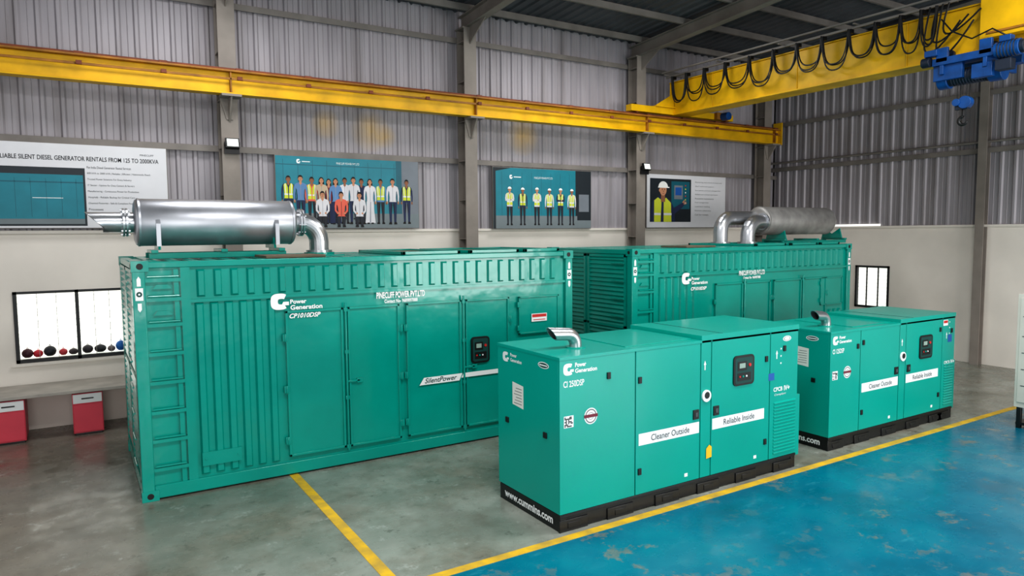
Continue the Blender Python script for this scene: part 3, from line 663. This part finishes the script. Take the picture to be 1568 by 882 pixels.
# ================================================================== CANOPY GENSETS
def genset(ox,oy,L,H,code,sh,ext=.16):
    e=empty('diesel_generator');W=1.19;X=lambda r:ox+r
    sp=1.97+sh
    m=MB()
    m.box(X(.02),X(L-.0),oy+.02,oy+.10,.015,.18,BLACK);m.box(X(.02),X(L),oy+W-.10,oy+W-.02,.015,.18,BLACK)
    m.box(X(.01),X(.09),oy+.01,oy+W-.01,0,.18,BLACK);m.box(X(L-.08),X(L+.0),oy+.01,oy+W-.01,0,.18,BLACK)
    m.box(X(.05),X(L-.05),oy+.05,oy+W-.05,.1,.18,BLACK)
    for x in(.0,.62,1.3,1.95,2.6,L-.42):
        if x<L-.1: m.box(X(x),X(x)+.36,oy+.005,oy+.03,.0,.12,BLACK);m.box(X(x)+.1,X(x)+.26,oy-.002,oy+.01,.03,.09,RUB)
    m.box(X(.0),X(L),oy+.0,oy+.03,.15,.185,BLACK)
    m.obj('skid_base',e,bevel=.005)
    m=MB();g=.014
    m.box(X(g),X(L-g),oy+g,oy+W-g,.18,H-.065,TEALD)
    m.obj('core',e,smooth=False)
    m=MB()
    segs=[(0,.985+sh),(1.0+sh,1.965+sh),(1.98+sh,2.14+sh),(2.155+sh,3.17+sh),(3.185+sh,L)]
    for a,b in segs:
        m.box(X(a),X(b),oy,oy+.03,.19,(H-.045 if b<=sp else H-.02),TEALG)
    for a,b in((0,.99+sh),(1.0+sh,1.99+sh),(2.0+sh,L)): m.box(X(a),X(b),oy+W-.03,oy+W,.19,H-.045,TEALG)
    m.box(X(0),X(.03),oy+.03,oy+W-.03,.19,H-.045,TEALG);m.box(X(L-.03),X(L),oy+.03,oy+W-.03,.19,H-.02,TEALG)
    m.box(X(-.004),X(sp+.02),oy-.004,oy+W+.004,H-.045,H-.012,TEALG)
    m.box(X(.95+sh*.9),X(sp-.02),oy+.12,oy+W-.12,H-.012,H-.002,TEALG)
    m.box(X(sp+.0),X(L),oy+.0,oy+W,H-.045,H-.01,TEALG)
    m.box(X(sp+.005),X(L+.006),oy-.008,oy+W+.008,H-.02,H+.04,TEALG)
    m.box(X(sp+.35),X(sp+.36),oy+.0,oy+W,H+.04,H+.043,TEALD)
    m.obj('canopy',e,bevel=.006)
    m=MB()
    z=.24
    while z<.90:
        x0_,x1_=X(3.26+sh),X(L-.03);m.add([(x0_,oy,z),(x1_,oy,z),(x1_,oy-.016,z+.012),(x0_,oy-.016,z+.012),(x0_,oy,z+.03),(x1_,oy,z+.03)],[(0,1,2,3),(3,2,5,4),(0,3,4),(1,5,2)],TEALG);z+=.042
    m.box(X(L),X(L+.10),oy+.03,oy+W-.03,.14,.93,TEALG)
    z=.2
    while z<.88: m.box(X(L+.10),X(L+.115),oy+.1,oy+W-.1,z,z+.03,TEALG);z+=.06
    m.box(X(L+.0),X(L+.06),oy+.2,oy+W-.2,1.2,1.5,TEALG)
    m.obj('air_inlet',e,bevel=.003)
    m=MB();a=1.0+sh
    for x,z in((a+.05,1.44),(a+.05,.44),(.62,H-.26),(3.44+sh,H-.24),(3.10+sh,.43),(3.10+sh,1.46)):
        m.box(X(x)-.02,X(x)+.025,oy-.014,oy+.005,z-.035,z+.035,RUB)
    for x in(1.90+sh,2.23+sh):
        m.box(X(x)-.045,X(x)+.045,oy-.012,oy+.005,.89,1.0,RUB);m.box(X(x)-.02,X(x)+.02,oy-.02,oy-.012,.92,.97,INKG)
    m.cyl((X(2.06+sh),oy-.02,1.14),(X(2.06+sh),oy+.0,1.14),.07,WHITE,24);m.cyl((X(2.06+sh),oy-.026,1.15),(X(2.06+sh),oy-.02,1.15),.04,RUB,16)
    for y,z in((.25,.95),(W-.2,.95)): m.box(X(0)-.014,X(0)+.004,oy+y-.03,oy+y+.03,z-.03,z+.03,RUB)
    m.obj('latches_hinges',e,bevel=.003)
    ctrl_window(e,X(2.51+sh),X(2.87+sh),H-.61,H-.25,oy)
    m=MB();px=X(.52);py=oy+.43;b=H-.03;r=.068
    m.tube([(px,py,b),(px,py,b+.03)],.11,TEALG,24)
    pts=[(px,py,b),(px,py,b+.05)]
    for k in range(1,8):
        t_=math.pi/2*.92*k/7;pts.append((px-.12*(1-math.cos(t_)),py,b+.05+.12*math.sin(t_)))
    lx=pts[-1];pts.append((lx[0]-ext,py,lx[2]+.02));m.tube(pts,r,GALV,24,cut1=.06,mouth=RUB)
    m.obj('exhaust_stack',e,ang=25)
    F=Flat(oy-.0005)
    F.rect(X(1.04+sh),X(1.955+sh),.725,.855,1,WHITE);F.rect(X(2.17+sh),X(3.08+sh),.725,.855,1,WHITE)
    logoC(F,X(.045),H-.20,.125,.12,1,WHITE)
    def qr(x,z,s):
        F.rect(x,x+s,z,z+s,1,WHITE)
        for i in range(7):
            for j in range(7):
                if random.random()<.5: F.rect(x+s*(i+.5)/8,x+s*(i+1.4)/8,z+s*(j+.5)/8,z+s*(j+1.4)/8,2,INK)
    qr(X(.05),1.07 if sh==0 else .98,.12)
    cx,cz=X(.39),(1.15 if sh==0 else 1.06)
    F.ell(cx,cz,.085,.085,1,WHITE,28);F.ring(cx,cz,.062,.072,0,360,2,INKG,28);F.rect(cx-.088,cx+.088,cz-.014,cz+.018,3,MAR);F.ring(cx,cz,.034,.038,0,360,2,INKG,20)
    if sh==0: F.rect(X(3.15),X(3.26),H-.62,H-.53,1,SBLU)
    else: F.rect(X(3.04),X(3.16),H-.42,H-.30,1,SBLU)
    for x in(2.04+sh,3.3+sh):
        z=H-.30;F.poly([(X(x)-.02,z),(X(x)+.02,z),(X(x),z+.05)],1,WHITE);F.rect(X(x)-.008,X(x)+.008,z-.06,z,1,WHITE)
    for k in range(3): F.rect(X(3.37+sh),X(3.39+sh),1.55-.09*k,1.57-.09*k,1,WHITE)
    F.rect(X(1.73+sh),X(1.78+sh),.25,.29,1,WHITE);F.rect(X(2.9+sh),X(2.95+sh),.25,.29,1,WHITE)
    if sh<0: F.rect(X(L-.36),X(L-.22),H-.15,H-.06,1,WHITE);F.rect(X(L-.35),X(L-.23),H-.11,H-.07,2,SRED)
    else: F.ell(X(L-.22),H-.12,.08,.035,1,WHITE);F.ring(X(L-.22),H-.12,.022,.026,0,360,2,TEALD,16,sx=2.4)
    if sh==0: F.poly([(X(2.07),.40),(X(2.16),.41),(X(2.16),.53),(X(2.12),.56),(X(2.07),.52)],6,TAGY)
    F.obj('decals',e)
    text('Power',(X(.19),oy-.002,H-.125),.14,.045,WHITE,e,'lettering_power',bold=.03);text('Generation',(X(.19),oy-.002,H-.185),.28,.045,WHITE,e,'lettering_generation',bold=.03)
    text(code,(X(.045),oy-.002,H-.32),.26,.065,WHITE,e,'lettering_code',bold=.02)
    text('Cleaner Outside',(X(1.22+sh),oy-.003,.755),.58,.07,INKG,e,'lettering_cleaner',bold=.008);text('Reliable Inside',(X(2.36+sh),oy-.003,.755),.54,.07,INKG,e,'lettering_reliable',bold=.008)
    text('CPCB',(X(3.25+sh),oy-.002,H-.77),.17,.055,WHITE,e,'lettering_cpcb',bold=.03);text('IV+',(X(3.25+sh)+.2,oy-.002,H-.775),.11,.065,WHITE,e,'lettering_iv',bold=.03)
    text('Compliant',(X(3.27+sh),oy-.002,H-.83),.22,.035,WHITE,e,'lettering_compliant',shear=.3)
    E=Flat(ox-.0005,'E')
    yy_=oy+W
    logoC(E,yy_-.11,H-.20,.13,.11,1,WHITE)
    E.poly([(oy+.88,1.40),(oy+.66,1.38),(oy+.66,1.13),(oy+.88,1.15)] if sh==0 else [(oy+.55,1.40),(oy+.33,1.38),(oy+.33,1.12),(oy+.55,1.14)],1,PAPER)
    a_=.66 if sh==0 else .33
    for k in range(6): E.rect(oy+a_+.03,oy+a_+.19-.02*(k%3),1.17+.033*k,1.176+.033*k,2,INKG)
    E.ell(oy+.28,H-.13,.10,.035,1,WHITE);E.ell(oy+.28,H-.13,.085,.025,2,TEALD);E.rect(oy+.21,oy+.35,H-.137,H-.123,3,WHITE)
    E.obj('end_decals',e)
    text('Power',(ox-.002,yy_-.27,H-.13),.13,.04,WHITE,e,'lettering_end_power','E',bold=.03);text('Generation',(ox-.002,yy_-.27,H-.185),.23,.04,WHITE,e,'lettering_end_generation','E',bold=.03)
    text('www.cummins.com',(ox+.004,yy_-.12,.055),.94,.085,WHITE,e,'lettering_web','E',bold=.03)
    return e
genset(4.01,5.57,3.71,1.80,'CI 250DSP',0,.21)
genset(8.625,5.717,3.25,1.66,'CI 125DSP',-.30)
# ================================================================== BANNERS
TEALP=mat('print_teal',(20,126,142),.5,var=.08,scale=4);TEALP2=mat('print_teal_dark',(12,94,110),.5,var=.08)
PFL=mat('print_floor',(118,128,132),.6,var=.08);PDK=mat('print_dark',(26,36,44),.5);BAN=mat('banner_white',(218,218,222),.55,var=.03);PGR=mat('print_grey_wall',(120,126,134),.6)
YBN=13.17
def banner(name,x0,x1,z0,z1,face):
    e=empty(name);m=MB();m.box(x0,x1,YBN,YBN+.025,z0,z1,face);m.box(x0-.012,x1+.012,YBN+.006,YBN+.035,z0-.012,z1+.012,GIRT);m.obj('board',e,smooth=False);return e
e=banner('advertising_banner',-1.02,1.39,3.16,4.47,BAN);F=Flat(YBN-.001)
F.rect(-.98,.21,3.19,4.10,1,PDK);F.rect(-.96,.18,3.30,3.99,2,TEALP);F.rect(-.96,.18,3.22,3.30,2,PFL)
for k in range(5): F.rect(-.72+k*.2,-.715+k*.2,3.33,3.93,3,TEALP2)
F.rect(-.5,-.1,3.62,3.63,3,WHITE);F.rect(-.96,.18,3.86,3.88,3,TEALP2)
F.obj('print',e)
text('RELIABLE SILENT DIESEL GENERATOR RENTALS FROM 125 TO 2000KVA',(-.95,YBN-.003,4.215),2.22,.07,INK,e,'headline',bold=.01)
for k,(s,w) in enumerate([('Pan India Diesel Generator Rental Services',.62),('600 kVA to 2000 kVA | Reliable | Efficient | Nationwide Reach',.9),('Trusted Power Solutions For Every Industry',.62),('IT Sector - Uptime for Data Centers & Servers',.66),('Manufacturing - Continuous Power for Production',.72),('Hospitals - Reliable Backup for Critical Care',.66),('Chemical Factories - Safe & Compliant Power',.66),('Processes',.2)]):
    text(s,(.24,YBN-.003,4.10-k*.095),w,.036,INKG,e,'copy_line')
text('PINECLIFF',(1.0,YBN-.003,4.33),.2,.03,INKG,e,'small_mark')
e=banner('team_photo_banner',3.17,5.98,3.14,4.46,TEALP);F=Flat(YBN-.001)
F.rect(3.17,5.62,3.38,4.46,1,TEALP);F.rect(3.17,5.98,3.14,3.42,1.5,PFL);F.rect(5.62,5.98,3.42,4.46,1,PGR);F.rect(5.5,5.62,3.42,4.46,1.6,TEALP2)
for k in range(9): F.rect(3.3+k*.27,3.308+k*.27,3.42,4.4,1.6,TEALP2)
F.rect(3.17,5.62,4.30,4.315,1.7,TEALP2)
P=[(3.39,NAVY,DKT,1,1,0,0),(3.61,SHB,NAVY,0,0,0,0),(3.82,ORNG,DKT,1,1,0,0),(4.0,BEI,DKT,0,0,0,1),(4.14,MAR,NAVY,0,0,0,1),(4.27,SHB,NAVY,0,0,0,1),(4.45,PWH,DKT,1,0,0,0),(4.62,PWH,NAVY,0,0,0,0),(4.78,NAVY,DKT,1,0,0,0),(4.95,PWH,PWH,0,0,0,1),(5.17,SHB,DKT,1,1,0,0),(5.42,PWH,NAVY,0,0,0,0),(5.72,NAVY,NAVY,1,1,0,0)]
for i,(x,tp,bt,sk,vs_,_,wm) in enumerate(P):
    person(F,x,3.22-.004*(i%3),.88-.03*wm+.02*(i%2),tp,bt,sk,vest=bool(vs_),woman=bool(wm),L=3+5*(i%2))
for x,tp in((4.01,PWH),(4.37,ORNG),(4.73,PWH)): person(F,x,3.16,.92,tp,DKT,0,seat=True,L=14)
logoC(F,3.55,4.33,.07,.08,3,WHITE);F.rect(3.65,3.8,4.36,4.375,3,WHITE)
F.obj('print',e)
text('PINECLIFF POWER PVT.LTD',(4.3,YBN-.004,4.34),.45,.04,WHITE,e,'copy_line')
e=banner('workers_photo_banner',7.74,10.40,3.12,4.44,TEALP);F=Flat(YBN-.001)
F.rect(7.74,9.95,3.35,4.44,1,TEALP);F.rect(9.95,10.40,3.12,4.44,1,PDK);F.rect(7.74,10.0,3.12,3.40,1.5,PFL);F.rect(7.74,7.80,3.12,4.44,1.7,PDK)
F.poly([(7.80,4.44),(8.2,4.44),(7.80,4.36)],1.8,PDK)
for k in range(8): F.rect(7.95+k*.26,7.958+k*.26,3.40,4.35,1.6,TEALP2)
F.rect(10.05,10.34,3.5,3.9,2,PGR);F.rect(9.95,10.4,3.12,3.3,2,PFL)
for i,x in enumerate((8.15,8.49,8.87,9.21,9.52,9.84)):
    person(F,x,3.19,.84-.012*(i%2),(NAVY if i in(1,4) else PWH),DKT,i%2,vest=True,helmet=True,folded=i in(0,2,4),L=3)
logoC(F,8.15,4.20,.08,.09,3,WHITE);F.rect(8.26,8.45,4.235,4.255,3,WHITE)
F.obj('print',e)
text('PINECLIFF POWER PVT.LTD',(8.8,YBN-.004,4.22),.5,.045,WHITE,e,'copy_line')
e=banner('operator_banner',12.17,15.0,3.13,4.46,BAN);F=Flat(YBN-.001)
F.rect(12.27,13.70,3.27,4.36,1,PDK);F.rect(13.0,13.65,3.6,4.3,2,TEALP2);F.rect(13.1,13.4,3.85,4.2,3,PGR);F.rect(13.14,13.36,3.95,4.15,4,SBLU)
for k in range(6): F.ell(13.5,4.2-.09*k,.02,.02,4,(SRED,VEST,WHITE)[k%3],8)
def G(p): return [(12.66+(u-12.66)*1.25+.05,3.27+(v-3.27)*1.12) for u,v in p]
def gp(p,l,m): F.poly(G(p),l,m)
def ge(u,v,a,b_,l,m,n,*r):
    (u,v),=G([(u,v)]);F.ell(u,v,a*1.25,b_*1.12,l,m,n,*r)
gp([(12.33,3.27),(13.0,3.27),(12.98,3.55),(12.88,3.75),(12.70,3.84),(12.55,3.84),(12.38,3.74),(12.33,3.5)],3,NAVY)
gp([(12.42,3.27),(12.60,3.27),(12.62,3.76),(12.52,3.82),(12.42,3.75)],4,VEST);gp([(12.68,3.27),(12.9,3.27),(12.88,3.7),(12.74,3.82),(12.68,3.74)],4,VEST)
gp([(12.42,3.42),(12.60,3.42),(12.60,3.47),(12.42,3.47)],5,REFL);gp([(12.68,3.42),(12.90,3.42),(12.9,3.47),(12.68,3.47)],5,REFL)
gp([(12.60,3.72),(12.72,3.72),(12.71,3.92),(12.61,3.92)],5,SK[1]);ge(12.66,3.99,.095,.13,6,SK[0],20);ge(12.565,3.98,.02,.035,5.8,SK[0],10)
ge(12.66,4.05,.13,.13,7,HELM,20,0,180);gp([(12.52,4.035),(12.83,4.035),(12.83,4.06),(12.52,4.06)],8,HELM)
for s_ in(.635,.70): ge(12+s_,3.99,.013,.008,8,HAIR,8);gp([(12+s_-.02,4.008),(12+s_+.02,4.008),(12+s_+.02,4.016),(12+s_-.02,4.016)],8,HAIR)
gp([(12.66,3.99),(12.685,3.94),(12.655,3.94)],8,SK[1]);gp([(12.64,3.905),(12.69,3.905),(12.69,3.914),(12.64,3.914)],8,MAR)
gp([(12.95,3.42),(13.2,3.60),(13.28,3.68),(13.25,3.73),(13.1,3.66),(12.90,3.56)],5,NAVY)
for k in range(4): gp([(13.24,3.67+.016*k),(13.33-.01*abs(k-1),3.68+.018*k),(13.33-.01*abs(k-1),3.69+.018*k),(13.24,3.682+.016*k)],6,SK[0])
gp([(13.22,3.70),(13.27,3.76),(13.255,3.775),(13.2,3.72)],6,SK[0])
F.obj('print',e)
for k in range(9): text(['Monitoring and control of every unit','24x7 technical support','Sync panels and load management','Skilled and trained operators','Preventive maintenance','Fuel management','Load bank testing','Remote telemetry','Call for rentals'][k],(13.85,YBN-.003,4.28-k*.105),[1.0,.7,.95,.85,.7,.5,.55,.6,.5][k],.036,INKG,e,'copy_line')
F=None
for x in(2.37,11.75):
    e=empty('floodlight');m=MB();y=12.78
    m.add([(x-.11,y-.09,4.50),(x+.11,y-.09,4.50),(x+.11,y-.01,4.48),(x-.11,y-.01,4.48),(x-.11,y-.05,4.66),(x+.11,y-.05,4.66),(x+.11,y,4.66),(x-.11,y,4.66)],[(0,3,2,1),(4,5,6,7),(0,1,5,4),(1,2,6,5),(2,3,7,6),(3,0,4,7)],BLACK)
    m.add([(x-.09,y-.092,4.52),(x+.09,y-.092,4.52),(x+.09,y-.058,4.645),(x-.09,y-.058,4.645)],[(0,1,2,3)],mat('led_face',(240,245,240),.3,emit=.4))
    m.box(x-.12,x-.11,y-.06,y+.02,4.54,4.60,BLACK);m.box(x+.11,x+.12,y-.06,y+.02,4.54,4.60,BLACK);m.box(x-.12,x+.12,y+.0,y+.045,4.40,4.58,BLACK)
    m.obj('housing',e)
# ================================================================== LIGHT
w=bpy.data.worlds.new('World');SC.world=w;w.use_nodes=True;bg=w.node_tree.nodes['Background'];bg.inputs[0].default_value=(.97,.985,1,1);bg.inputs[1].default_value=.76
def area(name,loc,rot,sx,sy,p,col=(1,1,1)):
    l=bpy.data.lights.new(name,'AREA');l.shape='RECTANGLE';l.size=sx;l.size_y=sy;l.energy=p;l.color=col
    o=bpy.data.objects.new(name,l);SC.collection.objects.link(o);o.location=loc;o.rotation_euler=rot;return o
area('roof_fill_light',(2.5,3,7.6),(0,0,0),3,1.5,360)  # fill lights added under the roof to brighten the hall, no fittings modelled
area('roof_fill_light',(9,3.5,7.6),(0,0,0),3,1.5,340)
area('roof_fill_light',(2,10.6,7.2),(0,0,0),3,1.2,120)  # same added fill, nearer the back wall
area('roof_fill_light',(9.4,10.6,7.2),(0,0,0),3,1.2,120)
area('doorway_light',(12.5,-5.5,2.4),(rad(90),0,0),6,3.6,720,(1,.985,.96))
area('doorway_light',(-1,-5.5,2.4),(rad(90),0,0),5,3.6,320,(1,.985,.96))
# ================================================================== CAMERA
h,yaw,pitch,roll,f=3.017,31.890,4.463,-0.478,1076.332
y_=rad(yaw);t_=rad(pitch);r_=rad(roll)
Fv=Vector((math.sin(y_)*math.cos(t_),math.cos(y_)*math.cos(t_),-math.sin(t_)));R=Vector((math.cos(y_),-math.sin(y_),0));U=R.cross(Fv)
R2=R*math.cos(r_)+U*math.sin(r_);U2=-R*math.sin(r_)+U*math.cos(r_)
cd=bpy.data.cameras.new('camera');co=bpy.data.objects.new('camera',cd);SC.collection.objects.link(co)
M=Matrix((R2,U2,-Fv)).transposed().to_4x4();M.translation=(0,0,h);co.matrix_world=M
cd.sensor_width=36;cd.lens=36*f/1568;cd.clip_start=.05;SC.camera=co
SC.view_settings.view_transform='Standard'
try: SC.view_settings.look='Medium High Contrast'
except Exception: SC.view_settings.look='None'
SC.view_settings.exposure=0.0
